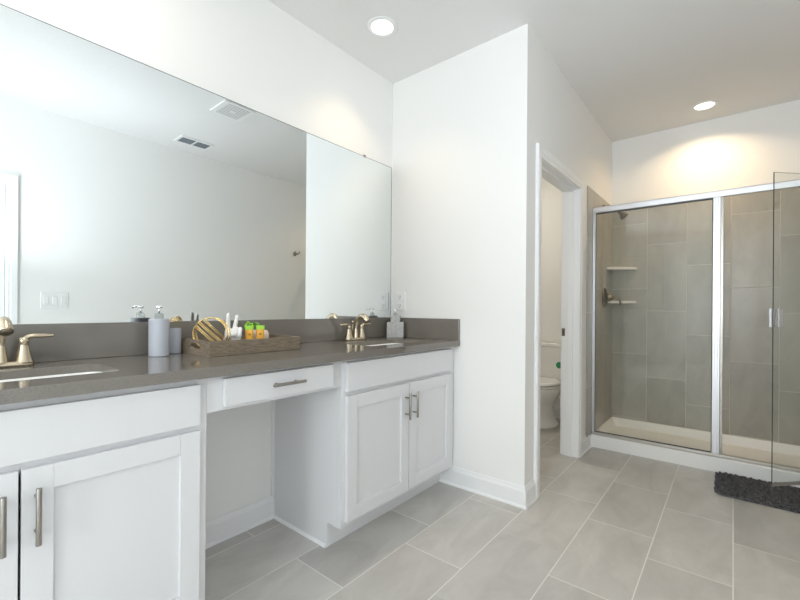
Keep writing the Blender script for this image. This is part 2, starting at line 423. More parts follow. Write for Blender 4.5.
# drawer unit spanning the knee space
t = thing('drawer_unit', (.9685, 1.62, .765), 'shallow white drawer unit hung over the open knee space', 'drawer')
bm = NB()
box(bm, .6615, .723, FY, FY+.0185, .762, ZT); box(bm, 1.208, 1.2755, FY, FY+.0185, .762, ZT)
box(bm, .723, 1.208, FY, FY+.0185, .762, .784); box(bm, .723, 1.208, FY, FY+.0185, .866, ZT)
obj('face_frame', bm, M_cab, t, .0008)
bm = NB(); box(bm, .70, .712, FY+.019, 1.84, .772, .872); box(bm, 1.225, 1.237, FY+.019, 1.84, .772, .872); box(bm, .712, 1.225, FY+.019, 1.84, .772, .780); box(bm, .712, 1.225, 1.828, 1.84, .780, .872)
obj('drawer_box', bm, M_cab, t)
d = slab('drawer_front', .7165, 1.214, .776, .874, t); handle(d, (.963, DY, .829), False, .148)

# countertop with two sink cut-outs
SX = (.195, 1.815)
ct = obj('countertop', B(-.325, XE-.001, 1.330, YN-.001, ZT+.001, ZC), M_counter)
cut = []
for x in SX:
    bm = NB(); ring = rrect(x, 1.587, .245, .122, .035)
    loft(bm, [[(a, b, .8) for a, b in ring], [(a, b, 1.0) for a, b in ring]]); cut.append(obj('cut', bm, M_counter))
for x in SX:
    bm = NB(); ring = rrect(x, 1.587, .2625, .1395, .048)
    loft(bm, [[(a, b, .8) for a, b in ring], [(a, b, ZC-.026) for a, b in ring]]); cut.append(obj('cut', bm, M_counter))
boolean(ct, cut)
b = ct.modifiers.new('bevel', 'BEVEL'); b.width = .002; b.segments = 2; b.limit_method = 'ANGLE'
tag(ct, 'long grey quartz countertop running over both cabinets and the knee space', 'countertop')
tag(obj('backsplash', B(-.325, XE-.0205, YN-.021, YN-.0012, ZC+.0005, 1.058), M_counter, None, .0015), 'low grey quartz backsplash under the wall mirror', 'backsplash')
tag(obj('side_splash', B(XE-.0205, XE-.001, 1.331, YN-.0012, ZC+.0005, 1.058), M_counter, None, .0015), 'short grey quartz side splash against the end wall beside the power outlet', 'backsplash')
for x, lab in zip(SX, ('white undermount basin at the left edge of the counter', 'white undermount basin in the counter near the end wall')):
    t = thing('sink', (x, 1.587, .75), lab, 'sink')
    bm = NB(); Z = ZC-.0265
    prof = [(.262, .139, Z), (.262, .139, Z-.016), (.25, .13, Z-.03), (.22, .11, Z-.15), (.05, .04, Z-.165)]
    inn = [(.240, .117, Z), (.238, .115, Z-.03), (.205, .092, Z-.135), (.19, .08, Z-.148), (.024, .024, Z-.153)]
    rings = [[(a, b, z) for a, b in rrect(x, 1.587, hx, hy, min(.045, hy*.98))] for hx, hy, z in inn[::-1]+prof]
    loft(bm, [[(a, b, z) for a, b, z in r] for r in rings])
    obj('basin', bm, M_porc, t, smooth=True)
    bm = NB(); lathe(bm, [(.023, 0), (.023, .004), (.014, .005), (.012, .002), (.0, .002)], (x, 1.587, Z-.1525)); obj('drain', bm, M_nickel, t, smooth=True)

# faucets
def faucet(x, y, label):
    t = thing('faucet', (x, y, ZC), label, 'faucet')
    z = ZC
    bm = NB(); rings = []
    for hx, hy, h in ((.082, .028, 0), (.082, .028, .008), (.078, .024, .014), (.070, .018, .017)):
        rings.append([(a, b, z+.0005+h) for a, b in rrect(x, y, hx, hy, hy*.98)])
    loft(bm, rings); obj('base_plate', bm, M_nickel, t, smooth=True)
    # spout: wide foot, slim waist, high forward arc ending in a broad hooded lip
    pts = bez([(x, y, z+.012), (x, y-.001, z+.05), (x, y-.005, z+.09), (x, y-.018, z+.126), (x, y-.046, z+.148), (x, y-.080, z+.143), (x, y-.103, z+.118)], 8)
    n = len(pts); rs = []
    for i in range(n):
        s = i/(n-1)
        rs.append(.021*(1-s/.25)+.0112*(s/.25) if s < .25 else .0112+.0075*max(0, (s-.3)/.7)**1.2)
    bm = NB(); tube(bm, pts, rs, 20, sx=1.12, sy=.9); sp = obj('spout', bm, M_nickel, t, smooth=True)
    bm = NB(); a = pts[-1]; dd = (pts[-1]-pts[-3]).normalized(); lathe(bm, [(.013, -.001), (.013, .004), (.009, .005), (.0, .003)], a, dd, 16); obj('aerator', bm, M_bronze, sp, smooth=True)
    bm = NB(); tube(bm, [(x, y+.024, z+.012), (x, y+.024, z+.105)], .003, 8); lathe(bm, [(.003, 0), (.007, .004), (.008, .010), (.004, .016), (.0, .017)], (x, y+.024, z+.103)); obj('lift_rod', bm, M_nickel, t, smooth=True)
    for s in (-1, 1):
        hx = x+s*.055; bm = NB()
        lathe(bm, [(.0275, .010), (.0275, .014), (.0240, .021), (.0185, .042), (.0140, .064), (.0128, .074), (.0142, .077), (.0145, .086), (.012, .093), (.0, .095)], (hx, y, z), n=28)
        hb = obj('handle_body', bm, M_nickel, t, smooth=True)
        bm = NB(); p = bez([(hx-s*.004, y, z+.080), (hx+s*.012, y-.001, z+.096), (hx+s*.045, y-.003, z+.0975), (hx+s*.078, y-.006, z+.097)], 6); m = len(p)
        tube(bm, p, [.0100+.0016*math.sin(PI*i/(m-1))-.003*(i/(m-1))**3 if i < m-1 else .003 for i in range(m)], 14, sx=1.15, sy=.72)
        obj('lever', bm, M_nickel, hb, smooth=True)
    return t
faucet(.208, 1.82, 'warm nickel two-handle faucet at the left edge of the counter')
faucet(1.805, 1.82, 'warm nickel two-handle faucet at the basin near the end wall')

# mirror
t = thing('wall_mirror', (1.0, YN-.004, 1.06), 'wide frameless wall mirror above the backsplash', 'mirror')
MX0, MX1, MZ0, MZ1 = -.325, XE-.014, 1.0585, 2.130
bm = NB(); box(bm, MX0, MX1, YN-.0065, YN-.0008, MZ0, MZ1, 1)
bm.faces.ensure_lookup_table()
for f in bm.faces:
    f.normal_update()
    if abs(f.normal.y) > .9 and f.calc_center_median().y < YN-.004: f.material_index = 0
obj('mirror_glass', bm, [M_mirror, M_medge], t)
obj('polished_edge', B(MX0, MX1, YN-.0070, YN-.0064, MZ1-.0025, MZ1), M_medge, t)
obj('polished_edge', B(MX1-.004, MX1, YN-.0070, YN-.0064, MZ0, MZ1-.0025), M_medge, t)  # dark strip for the mirror's edge plus the shadow beside it, painted in
for x in (1.955,):
    obj('mirror_clip', B(x-.008, x+.008, YN-.010, YN-.0008, MZ1-.006, MZ1+.010), M_steel, t, .001)

# outlet and switch
def plate(name, x, y, z, w_, h_, ax, out, label, cat, n):
    t = thing(name, (x, y, z), label, cat); 
    def bx(bm, u0, u1, d0, d1, z0, z1, mi=0):
        if ax == 'x': a = sorted((y+out*d0, y+out*d1)); return box(bm, x+u0, x+u1, a[0], a[1], z+z0, z+z1, mi)
        a = sorted((x+out*d0, x+out*d1)); return box(bm, a[0], a[1], y+u0, y+u1, z+z0, z+z1, mi)
    bm = NB(); bx(bm, -w_/2, w_/2, 0, .006, -h_/2, h_/2); obj('cover_plate', bm, M_plastic, t, .003)
    return t, bx
t, bx = plate('power_outlet', XE, 1.818, 1.172, .092, .132, 'y', -1, 'white duplex power outlet on the end wall above the side splash', 'outlet', 1)
for dz in (-.031, .031):
    bm = NB(); bx(bm, -.019, .019, .006, .0085, dz-.021, dz+.021); r = obj('receptacle', bm, M_plastic, t, .003)
    bm = NB(); bx(bm, -.009, -.006, .0085, .009, dz-.002, dz+.010); bx(bm, .006, .009, .0085, .009, dz-.002, dz+.010); bx(bm, -.003, .003, .0085, .009, dz-.014, dz-.008); obj('socket_slots', bm, M_gasket, r)
t, bx = plate('light_switch', .829, YS, 1.170, .184, .136, 'x', 1, 'white three-gang rocker switch plate beside the closed door', 'light switch', 3)
for i, dx in enumerate((-.058, 0, .058)):
    bm = NB(); bx(bm, dx-.0165, dx+.0165, .006, .011, -.034, .034); obj('rocker', bm, M_plastic, t, .002)

# robe hook on the opposite wall
t = thing('robe_hook', (3.262, YS, 1.823), 'small nickel robe hook high on the opposite wall near the shower', 'hook')
bm = NB(); lathe(bm, [(.026, 0), (.026, .005), (.018, .010), (.011, .014), (.010, .035), (.0, .037)], (3.262, YS, 1.823), (0, 1, 0), 24); obj('hook_base', bm, M_bronze, t, smooth=True)
for s in (-1, 1):
    bm = NB(); tube(bm, bez([(3.262, YS+.028, 1.823), (3.262+s*.016, YS+.045, 1.818), (3.262+s*.030, YS+.055, 1.832), (3.262+s*.034, YS+.056, 1.852)], 6), .0062, 10); obj('prong', bm, M_bronze, t, smooth=True)

# ------------------------------------------------------------------ things on the counter
def pump(t, x, y, z, sc=1.0, ang=PI, body=M_clear):
    bm = NB(); lathe(bm, [(.017*sc, 0), (.017*sc, .020*sc), (.012*sc, .023*sc), (.0, .024*sc)], (x, y, z+.0002), n=24); c = obj('pump_collar', bm, body, t, smooth=False)
    bm = NB(); tube(bm, [(x, y, z+.022*sc), (x, y, z+.046*sc)], .0035*sc, 10); obj('pump_stem', bm, M_chrome, t, smooth=True)
    d = Vector((math.cos(ang), math.sin(ang), 0)); bm = NB()
    lathe(bm, [(.012*sc, 0), (.013*sc, .004*sc), (.012*sc, .011*sc), (.0, .012*sc)], (x, y, z+.044*sc), n=20)
    p = Vector((x, y, z+.052*sc)); tube(bm, [p, p+d*.045*sc, p+d*.052*sc+Vector((0, 0, -.008*sc))], [.0055*sc, .0045*sc, .003*sc], 10)
    obj('pump_nozzle', bm, M_chrome, t, smooth=True)
x, y = .667, 1.795
t = thing('soap_dispenser', (x, y, ZC), 'tall matte blue-grey cylinder soap dispenser left of the wooden tray', 'soap dispenser')
bm = NB(); lathe(bm, [(.0355, 0), (.037, .002), (.037, .147), (.0352, .150), (.0, .150)], (x, y, ZC+.0005), n=48); obj('bottle', bm, M_ceramic, t, smooth=False)
pump(t, x, y, ZC+.151, .95, math.radians(-110))
x, y = .750, 1.848
t = thing('tumbler', (x, y, ZC), 'small matte blue-grey tumbler standing between the soap dispenser and the wooden tray', 'tumbler')
bm = NB(); lathe(bm, [(.021, 0), (.0235, .002), (.0235, .106), (.0215, .107), (.021, .104), (.0205, .010), (.0, .009)], (x, y, ZC+.0005), n=40); obj('cup', bm, M_ceramic, t)
# stone dispenser by the end wall, turned to face the basin
cx, cy = 2.158, 1.786; a = math.radians(35); t = thing('soap_dispenser', (cx, cy, ZC), 'square speckled grey stone soap dispenser in the corner by the end wall', 'soap dispenser')
def rbox(bm, hw, z0, z1, hd=None):
    hd = hd or hw; ux = Vector((math.sin(a), -math.cos(a), 0)); uy = Vector((math.cos(a), math.sin(a), 0)); o = Vector((cx, cy, 0))
    loft(bm, [[o+ux*s*hw+uy*q*hd+Vector((0, 0, z)) for s, q in ((-1, -1), (1, -1), (1, 1), (-1, 1))] for z in (z0, z1)]); return bm
obj('stone_body', rbox(NB(), .057, ZC+.0005, ZC+.106, .042), M_stone, t, .003)
obj('stone_neck', rbox(NB(), .0315, ZC+.1062, ZC+.147), M_stone, t, .002)
pump(t, cx, cy, ZC+.147, .92, math.radians(-142))

# wooden tray
TX0, TX1, TY0, TY1, TZ = .780, 1.216, 1.602, 1.846, .985
t = thing('wooden_tray', (1.0, 1.72, ZC), 'rectangular weathered wood tray with handle slots on the grey counter', 'tray')
z0 = ZC+.0005
obj('tray_bottom', B(TX0+.0125, TX1-.0125, TY0+.0125, TY1-.0125, z0, z0+.010), M_wood, t)
obj('long_side', B(TX0, TX1, TY0, TY0+.012, z0, TZ), M_wood, t, .0015); obj('long_side', B(TX0, TX1, TY1-.012, TY1, z0, TZ), M_wood, t, .0015)
for xx in (TX0, TX1-.012):
    e = obj('end_board', B(xx, xx+.012, TY0+.0122, TY1-.0122, z0, TZ), M_wood, t)
    bm = NB(); r = rrect(1.724, .960, .042, .0125, .0122); loft(bm, [[(xx-.02, b_, c_) for b_, c_ in r], [(xx+.03, b_, c_) for b_, c_ in r]]); c = obj('cut', bm, M_wood)
    e.location = (0, 0, 0); e.parent = None; boolean(e, [c]); e.parent = t; e.location = -t.location
zt = z0+.010
# gold wire sculpture: crossing double hoops
t = thing('wire_ornament', (.845, 1.715, zt), 'gold wire ornament of crossing double hoops in the wooden tray', 'ornament')
oc = Vector((.850, 1.728, zt+.0735))
def hoop(nrm, ra, rb, shift=(0, 0, 0), roll=0):
    u, v = frame(nrm); uu = u*math.cos(roll)+v*math.sin(roll); vv = -u*math.sin(roll)+v*math.cos(roll)
    c = oc+Vector(shift); return [c+uu*ra*math.cos(2*PI*k/56)+vv*rb*math.sin(2*PI*k/56) for k in range(56)]
view = Vector((.44, .90, .0))
side = Vector((.90, -.44, 0)); sd = Vector((.55, -.835, 0)); pn = Vector((.835, .55, 0))
up_ = Vector((0, 0, 1))
for nn, ra, rb in ((pn, .082, .070), (pn+sd*.14+up_*.06, .078, .069), (pn-sd*.10, .080, .067)):
    n_ = nn.normalized(); u_ = up_.cross(n_).normalized(); v_ = n_.cross(u_); bm = NB()
    for dd in (-.0027, .0027):
        tube(bm, [oc+n_*dd+u_*ra*math.cos(2*PI*k/60)+v_*rb*math.sin(2*PI*k/60) for k in range(60)], .0015, 8, closed=True)
    obj('hoop', bm, M_gold, t, smooth=True)
# hoops seen edge-on, leaning from the upper left to the lower right
ld = (side*.70-up_*.71).normalized(); ln = (side*.71+up_*.70).normalized()
for off, tw in ((-.020, .03), (.0, -.02), (.020, .04)):
    n_ = (ln+view*tw).normalized(); u_ = (ld-n_*ld.dot(n_)).normalized(); v_ = n_.cross(u_); R_ = math.sqrt(.071**2-off**2)*.97; bm = NB()
    for dd in (-.0034, .0034):
        tube(bm, [oc+Vector((0, 0, .001))+n_*(dd+off)+u_*R_*math.cos(2*PI*k/60)+v_*R_*.55*math.sin(2*PI*k/60) for k in range(60)], .0014, 8, closed=True)
    obj('hoop', bm, M_gold, t, smooth=True)

# peace-sign hand
t = None
def skin_mesh(name, verts, edges, radii, material, sub=2):
    me = bpy.data.meshes.new(name); me.from_pydata([tuple(v) for v in verts], edges, []); o = bpy.data.objects.new(name, me); C.objects.link(o)
    o.modifiers.new('skin', 'SKIN')
    for i, r in enumerate(radii): me.skin_vertices[0].data[i].radius = (r, r) if not isinstance(r, tuple) else r
    me.skin_vertices[0].data[0].use_root = True
    s = o.modifiers.new('sub', 'SUBSURF'); s.levels = sub
    bpy.context.view_layer.update(); dg = bpy.context.evaluated_depsgraph_get()
    m2 = bpy.data.meshes.new_from_object(o.evaluated_get(dg)); bpy.data.objects.remove(o, do_unlink=True); return m2
hx, hy = .938, 1.712
U = Vector((.90, -.44, 0)); V = Vector((.44, .90, 0))   # across the palm / away from the viewer
def hp(u, v, z): return Vector((hx, hy, zt))+U*u+V*v+Vector((0, 0, z*1.13))
bm = NB()
# wrist and palm as a loft of flattened sections
secs = [(0, .026, .019, 0, 0), (.012, .026, .019, 0, 0), (.026, .027, .0195, 0, 0), (.044, .034, .021, .001, 0), (.062, .036, .022, .001, 0), (.076, .034, .020, 0, .001), (.084, .026, .013, 0, .002)]
rings = []
for z, a1, b1, du, dv in secs: rings.append([hp(du+a1*math.copysign(abs(math.cos(q))**.8, math.cos(q)), dv+b1*math.copysign(abs(math.sin(q))**.8, math.sin(q)), z) for q in [2*PI*k/24 for k in range(24)]])
loft(bm, rings)
# raised index and middle fingers, each with three tapering segments
tube(bm, bez([hp(-.020, 0, .066), hp(-.020, 0, .09), hp(-.021, .0, .118), hp(-.020, .0, .139), hp(-.0195, .0, .146)], 6), [.0098]*6+[.0096]*6+[.0088]*6+[.0082-.001*k for k in range(6)]+[.001], 16)
tube(bm, bez([hp(.004, 0, .066), hp(.008, 0, .09), hp(.013, .0, .113), hp(.016, .0, .131), hp(.017, .0, .137)], 6), [.0094]*6+[.0092]*6+[.0084]*6+[.0078-.001*k for k in range(6)]+[.001], 16)
# folded ring and little fingers, thumb across
for u0, r_ in ((.014, .0092), (.029, .0082)):
    tube(bm, bez([hp(u0, .004, .070), hp(u0+.001, -.010, .083), hp(u0-.001, -.023, .074), hp(u0-.003, -.025, .060), hp(u0-.004, -.018, .052)], 5), r_, 14)
tube(bm, bez([hp(-.028, -.004, .034), hp(-.027, -.016, .046), hp(-.015, -.027, .057), hp(.003, -.031, .062), hp(.013, -.031, .060)], 5), [.0115]*6+[.0102]*5+[.0092]*5+[.0088, .008, .007, .005, .001], 14)
o = obj('hand_figurine', bm, M_hand, None, smooth=True)
m = o.modifiers.new('remesh', 'REMESH'); m.mode = 'VOXEL'; m.voxel_size = .0016; m.use_smooth_shade = True
m = o.modifiers.new('smooth', 'SMOOTH'); m.iterations = 5; m.factor = .5
tag(o, 'white ceramic peace-sign hand figurine standing in the wooden tray', 'figurine')

# two orange travel tubes with lime caps
def travel_tube(x, y, label):
    t = thing('travel_tube', (x, y, zt), label, 'bottle', 'orange travel tubes in the tray')
    ang = math.radians(-26); u = Vector((math.cos(ang), math.sin(ang), 0)); v = Vector((-u.y, u.x, 0)); c = Vector((x, y, zt))
    rings = []
    for h, a1, b1 in ((0.0003, .0150, .010), (.004, .0160, .0115), (.070, .0172, .0115), (.087, .0178, .010)):
        rings.append([c+u*p+v*q+Vector((0, 0, h)) for p, q in rrect(0, 0, a1, b1, b1*.8)])
    obj('tube_body', loft(NB(), rings), M_orange, t, smooth=False)
    rings = []
    for h, a1, b1 in ((.0872, .0185, .0105), (.092, .019, .0100), (.105, .0195, .0060)):
        rings.append([c+u*p+v*q+Vector((0, 0, h)) for p, q in rrect(0, 0, a1, b1, b1*.8)])
    obj('tube_cap', loft(NB(), rings), M_lime, t)
    bm = NB(); p = c+Vector((0, 0, .066))-v*.0116; lathe(bm, [(.006, 0), (.006, .0006), (.0, .0007)], p, -v, 20); obj('label_emblem', bm, mat('emblem_brown', (.50, .22, .03), .5), t)
travel_tube(1.010, 1.700, 'left orange travel tube with lime cap, right beside the white hand figurine')
travel_tube(1.062, 1.695, 'right orange travel tube with lime cap, in front of the cream soap bars')
# pale wrapped soaps behind
def soap(x, y, label):
    bm = NB(); lathe(bm, [(.019, 0), (.022, .004), (.0225, .055), (.019, .074), (.010, .081), (.0, .082)], (x, y, zt+.0002), n=28)
    tag(obj('soap_bar', bm, M_cream, None, smooth=True), label, 'soap', 'pale soaps in the tray')
soap(1.056, 1.748, 'pale cream soap seen between the two orange travel tubes')
soap(1.108, 1.735, 'pale cream soap to the right of the orange travel tubes')
# green curled ribbon plant behind
t = thing('artificial_plant', (1.082, 1.797, zt), 'small tuft of bright green curling leaves behind the travel tubes', 'plant')
bm = NB(); lathe(bm, [(.016, 0), (.020, .080), (.0185, .080), (.0175, .074), (.0, .074)], (1.082, 1.797, zt+.0003), n=24); obj('pot', bm, M_cream, t)
random.seed(3)
for i in range(11):
    an = 2*PI*i/11+.3; L = .034+.010*random.random(); d = Vector((math.cos(an), math.sin(an), 0)); b0 = Vector((1.082, 1.797, zt+.075)); hgt = .024+.018*random.random()
    p = bez([b0, b0+d*L*.3+Vector((0, 0, hgt*.8)), b0+d*L*.7+Vector((0, 0, hgt)), b0+d*L*1.0+Vector((0, 0, hgt*.55))], 5); mm = len(p)
    bm = NB(); tube(bm, p, [.0075*math.sin(PI*(.12+.86*k/(mm-1))) for k in range(mm)], 8, sx=1.0, sy=.3)
    obj('leaf', bm, M_lime if i % 2 else M_leaf, t, smooth=True)

# ------------------------------------------------------------------ ceiling fixtures
def downlight(x, y, label, power, col, spread=170):
    t = thing('recessed_light', (x, y, H), label, 'ceiling light', None)
    bm = NB(); lathe(bm, [(.088, -.0005), (.088, -.004), (.080, -.007), (.066, -.006), (.062, -.002), (.062, -.0005)], (x, y, H), n=48); obj('trim_ring', bm, M_plastic, t, smooth=True)
    bm = NB(); lathe(bm, [(.0615, -.0004), (.0615, -.0030), (.0, -.0032)], (x, y, H), n=40); obj('lens', bm, M_lens, t)
    l = area('lamp', (x, y, H-.010), .12, power, col, (0, 0, -1), spread=spread); l.parent = t; l.location = (0, 0, -.010)
    return t
WARM = (1, .84, .62)
downlight(1.752, 1.567, 'round recessed ceiling light above the basin near the end wall', 1.7, (1, .78, .48), 100)
downlight(4.02, .180, 'round recessed ceiling light above the shower', 6.3, (1, .73, .42), 140)
downlight(.20, 1.567, 'round recessed ceiling light above the left basin', 4.6, (1, .93, .84))
downlight(3.45, 1.48, 'round recessed ceiling light inside the toilet room', 5.6, (1, .92, .78))
# exhaust fan
t = thing('exhaust_fan', (1.735, .605, H), 'square white slotted exhaust fan cover on the ceiling', 'fan')
obj('fan_cover', B(1.60, 1.865, .478, .735, H-.012, H-.0005), M_plastic, t, .004)
bm = NB()
for k in range(9): box(bm, 1.640, 1.825, .502+k*.025, .510+k*.025, H-.0128, H-.0118)
obj('fan_slots', bm, M_grille, t)
obj('fan_hub', B(1.715, 1.75, .585, .62, H-.015, H-.012), M_plastic, t, .002)
# supply vent
t = thing('air_vent', (1.83, -.31, H), 'rectangular white air vent with two dark louvred openings on the ceiling', 'vent')
X0, X1, Y0, Y1 = 1.675, 1.985, -.405, -.215
bm = NB(); 
for q in ((X0, X1, Y0, Y0+.03), (X0, X1, Y1-.03, Y1), (X0, X0+.022, Y0+.03, Y1-.03), (X1-.022, X1, Y0+.03, Y1-.03), ((X0+X1)/2-.008, (X0+X1)/2+.008, Y0+.03, Y1-.03)):
    box(bm, q[0], q[1], q[2], q[3], H-.010, H-.0005)
obj('vent_frame', bm, M_plastic, t, .001)
obj('vent_duct', B(X0+.02, X1-.02, Y0+.028, Y1-.028, H-.002, H-.0006), M_vent, t)
for xa, xb in ((X0+.022, (X0+X1)/2-.008), ((X0+X1)/2+.008, X1-.022)):
    bm = NB()
    for k in range(7):
        yy = Y0+.037+k*.0195; loft(bm, [[(xx, yy, H-.010), (xx, yy+.002, H-.0105), (xx, yy+.010, H-.003), (xx, yy+.008, H-.0025)] for xx in (xa, xb)])
    obj('louvres', bm, mat('louvre_grey', (.25, .28, .31), .5), t)

# ------------------------------------------------------------------ shower
GX = 3.643; PY0 = YS+.010; PY1 = YD-.010
t = thing('shower_pan', (3.96, .14, 0), 'white acrylic shower pan with raised front curb', 'shower pan')
bm = NB(); nx0, nx1 = 3.600, XF-.0115
def pr_(x0, x1, y0, y1, z, r=.02): return [(a, b, z) for a, b in rrect((x0+x1)/2, (y0+y1)/2, (x1-x0)/2, (y1-y0)/2, r, 4)]
rings = [pr_(nx0, nx1, PY0, PY1, .0005, .002), pr_(nx0, nx1, PY0, PY1, .094, .002), pr_(nx0+.006, nx1-.001, PY0+.001, PY1-.001, .1015, .003),
         pr_(nx0+.085, nx1-.012, PY0+.014, PY1-.014, .1005, .02), pr_(nx0+.092, nx1-.018, PY0+.02, PY1-.02, .092, .03), pr_(nx0+.105, nx1-.045, PY0+.045, PY1-.045, .040, .05), pr_(nx0+.12, nx1-.06, PY0+.06, PY1-.06, .034, .05),
         pr_(3.93, 3.99, .11, .17, .026, .029)]
loft(bm, rings); obj('pan_body', bm, M_pan, t, smooth=False, bevel=.002)
bm = NB(); lathe(bm, [(.045, 0), (.045, .003), (.03, .004), (.0, .004)], (3.96, .14, .0265), n=28); obj('pan_drain', bm, M_steel, t)

t = thing('shower_enclosure', (GX, .15, .10), 'framed glass shower enclosure with one pane fixed and one door standing open', 'shower enclosure')
HZ0, HZ1 = 1.918, 1.960; Zs = .1022
bm = NB(); box(bm, GX-.018, GX+.018, YS+.0095, YD-.0095, HZ0, HZ1); box(bm, GX-.010, GX+.010, YS+.010, YD-.010, HZ1, HZ1+.006); obj('header_rail', bm, M_alu, t, .004)
obj('sill_rail', B(GX-.020, GX+.022, YS+.0105, YD-.0105, Zs, Zs+.018), M_satin, t, .003)
obj('wall_jamb', B(GX-.016, GX+.016, YD-.0300, YD-.0097, Zs+.018, HZ0), M_alu, t, .002)
obj('wall_jamb', B(GX-.016, GX+.016, YS+.0097, YS+.036, Zs+.018, HZ0), M_alu, t, .002)
bm = NB(); box(bm, GX-.018, GX+.018, .068, .110, Zs+.018, HZ0); box(bm, GX-.022, GX-.018, .080, .098, Zs+.018, HZ0); obj('post', bm, M_alu, t, .003)
obj('strike_jamb', B(GX-.010, GX+.014, .052, .0675, Zs+.018, HZ0), M_steel, t, .001)
gy0, gy1 = .1105, YD-.0305
obj('fixed_glass', B(GX-.003, GX+.003, gy0, gy1, Zs+.019, HZ0-.001), M_glass, t)
bm = NB()
for q in ((gy0, gy1, HZ0-.012, HZ0-.0005), (gy0, gy1, Zs+.0185, Zs+.026), (gy0, gy0+.004, Zs+.026, HZ0-.012), (gy1-.004, gy1, Zs+.026, HZ0-.012)):
    box(bm, GX-.006, GX-.0032, q[0], q[1], q[2], q[3])
obj('gasket', bm, M_gasket, t)
# open door
hin = Vector((GX, YS+.040, 0)); free = Vector((3.212, -.181, 0)); dv = (free-hin).normalized(); nv = Vector((-dv.y, dv.x, 0)); Ld = (free-hin).length
def dbox(bm, s0, s1, n0, n1, z0, z1, mi=0):
    loft(bm, [[hin+dv*s+nv*n+Vector((0, 0, z)) for s, n in ((s0, n0), (s1, n0), (s1, n1), (s0, n1))] for z in (z0, z1)], mi=mi); return bm
bm = NB(); dbox(bm, .030, Ld, -.003, .003, .112, 1.928)
bm.faces.ensure_lookup_table()
for f in bm.faces:
    f.normal_update()
    if abs(f.normal.dot(nv)) < .5: f.material_index = 1
door = obj('door_glass', bm, [M_glass, M_edge], t)
bm = NB(); dbox(bm, .004, .030, -.008, .008, .125, 1.915); obj('hinge_rail', bm, M_alu, door, .001)
bm = NB(); dbox(bm, .030, Ld-.002, -.006, -.0032, .108, .124); dbox(bm, .030, Ld-.002, .0032, .006, .108, .124); obj('bottom_sweep', bm, M_satin, door)
for s in (-1, 1):
    bm = NB(); n0, n1 = sorted((s*.0034, s*.026)); dbox(bm, Ld-.022, Ld-.010, n0, n1, 1.030, 1.136)
    n0, n1 = sorted((s*.022, s*.030)); dbox(bm, Ld-.032, Ld-.004, n0, n1, 1.028, 1.138)
    obj('door_handle', bm, M_alu, door, .002)

# shower head, valve, shelves
yw = YD-.0095; xs = 3.99
t = thing('overhead_shower', (xs, yw, 2.03), 'dull nickel shower head on a bent arm high on the side tile', 'shower head')
bm = NB(); lathe(bm, [(.030, 0), (.028, .006), (.012, .012), (.010, .016)], (xs, yw, 2.035), (0, -1, 0), 24)
obj('wall_flange', bm, M_bronze, t, smooth=True)
bm = NB(); p = bez([(xs, yw, 2.035), (xs, yw-.05, 2.036), (xs, yw-.095, 2.015), (xs, yw-.125, 1.983)], 6); tube(bm, p, .009, 12); obj('shower_arm', bm, M_bronze, t, smooth=True)
bm = NB(); dd = (p[-1]-p[-3]).normalized(); lathe(bm, [(.012, -.006), (.015, .004), (.014, .014), (.026, .040), (.036, .056), (.037, .064), (.030, .067), (.0, .067)], p[-1], dd, 28); obj('spray_face', bm, M_bronze, t, smooth=True)
t = thing('shower_valve', (4.04, yw, 1.232), 'round dull nickel shower valve with a drooping lever on the side tile', 'valve')
bm = NB(); lathe(bm, [(.088, 0), (.088, .004), (.078, .012), (.045, .018), (.034, .022)], (4.04, yw, 1.232), (0, -1, 0), 40); obj('escutcheon', bm, M_bronze, t, smooth=True)
bm = NB(); lathe(bm, [(.034, .0), (.030, .02), (.022, .035), (.018, .052), (.0, .055)], (4.04, yw-.02, 1.232), (0, -1, 0), 28); hb = obj('handle_hub', bm, M_bronze, t, smooth=True)
bm = NB(); tube(bm, bez([(4.04, yw-.055, 1.232), (4.045, yw-.080, 1.235), (4.05, yw-.110, 1.225), (4.05, yw-.125, 1.195), (4.05, yw-.127, 1.165)], 6), [.011]*6+[.0095]*6+[.009]*6+[.0085]*6+[.006], 12); obj('lever', bm, M_bronze, hb, smooth=True)
def shelf(z, label):
    bm = NB(); cx_, cy_ = XF-.0105, YD-.0095; R = .212
    ring = [(cx_, cy_)]+[(cx_-R*math.sin(q)*(.86+.14*abs(math.cos(2*q))), cy_-R*math.cos(q)*(.86+.14*abs(math.cos(2*q)))) for q in [PI/2*k/14 for k in range(15)]]
    loft(bm, [[(a_, b_, z-.024) for a_, b_ in ring], [(a_, b_, z) for a_, b_ in ring]])
    tag(obj('corner_shelf', bm, M_shelf, None, .004), label, 'shelf', 'corner shelves in the shower')
shelf(1.518, 'upper white ceramic corner shelf in the shower')
shelf(1.207, 'lower white ceramic corner shelf in the shower, level with the valve')

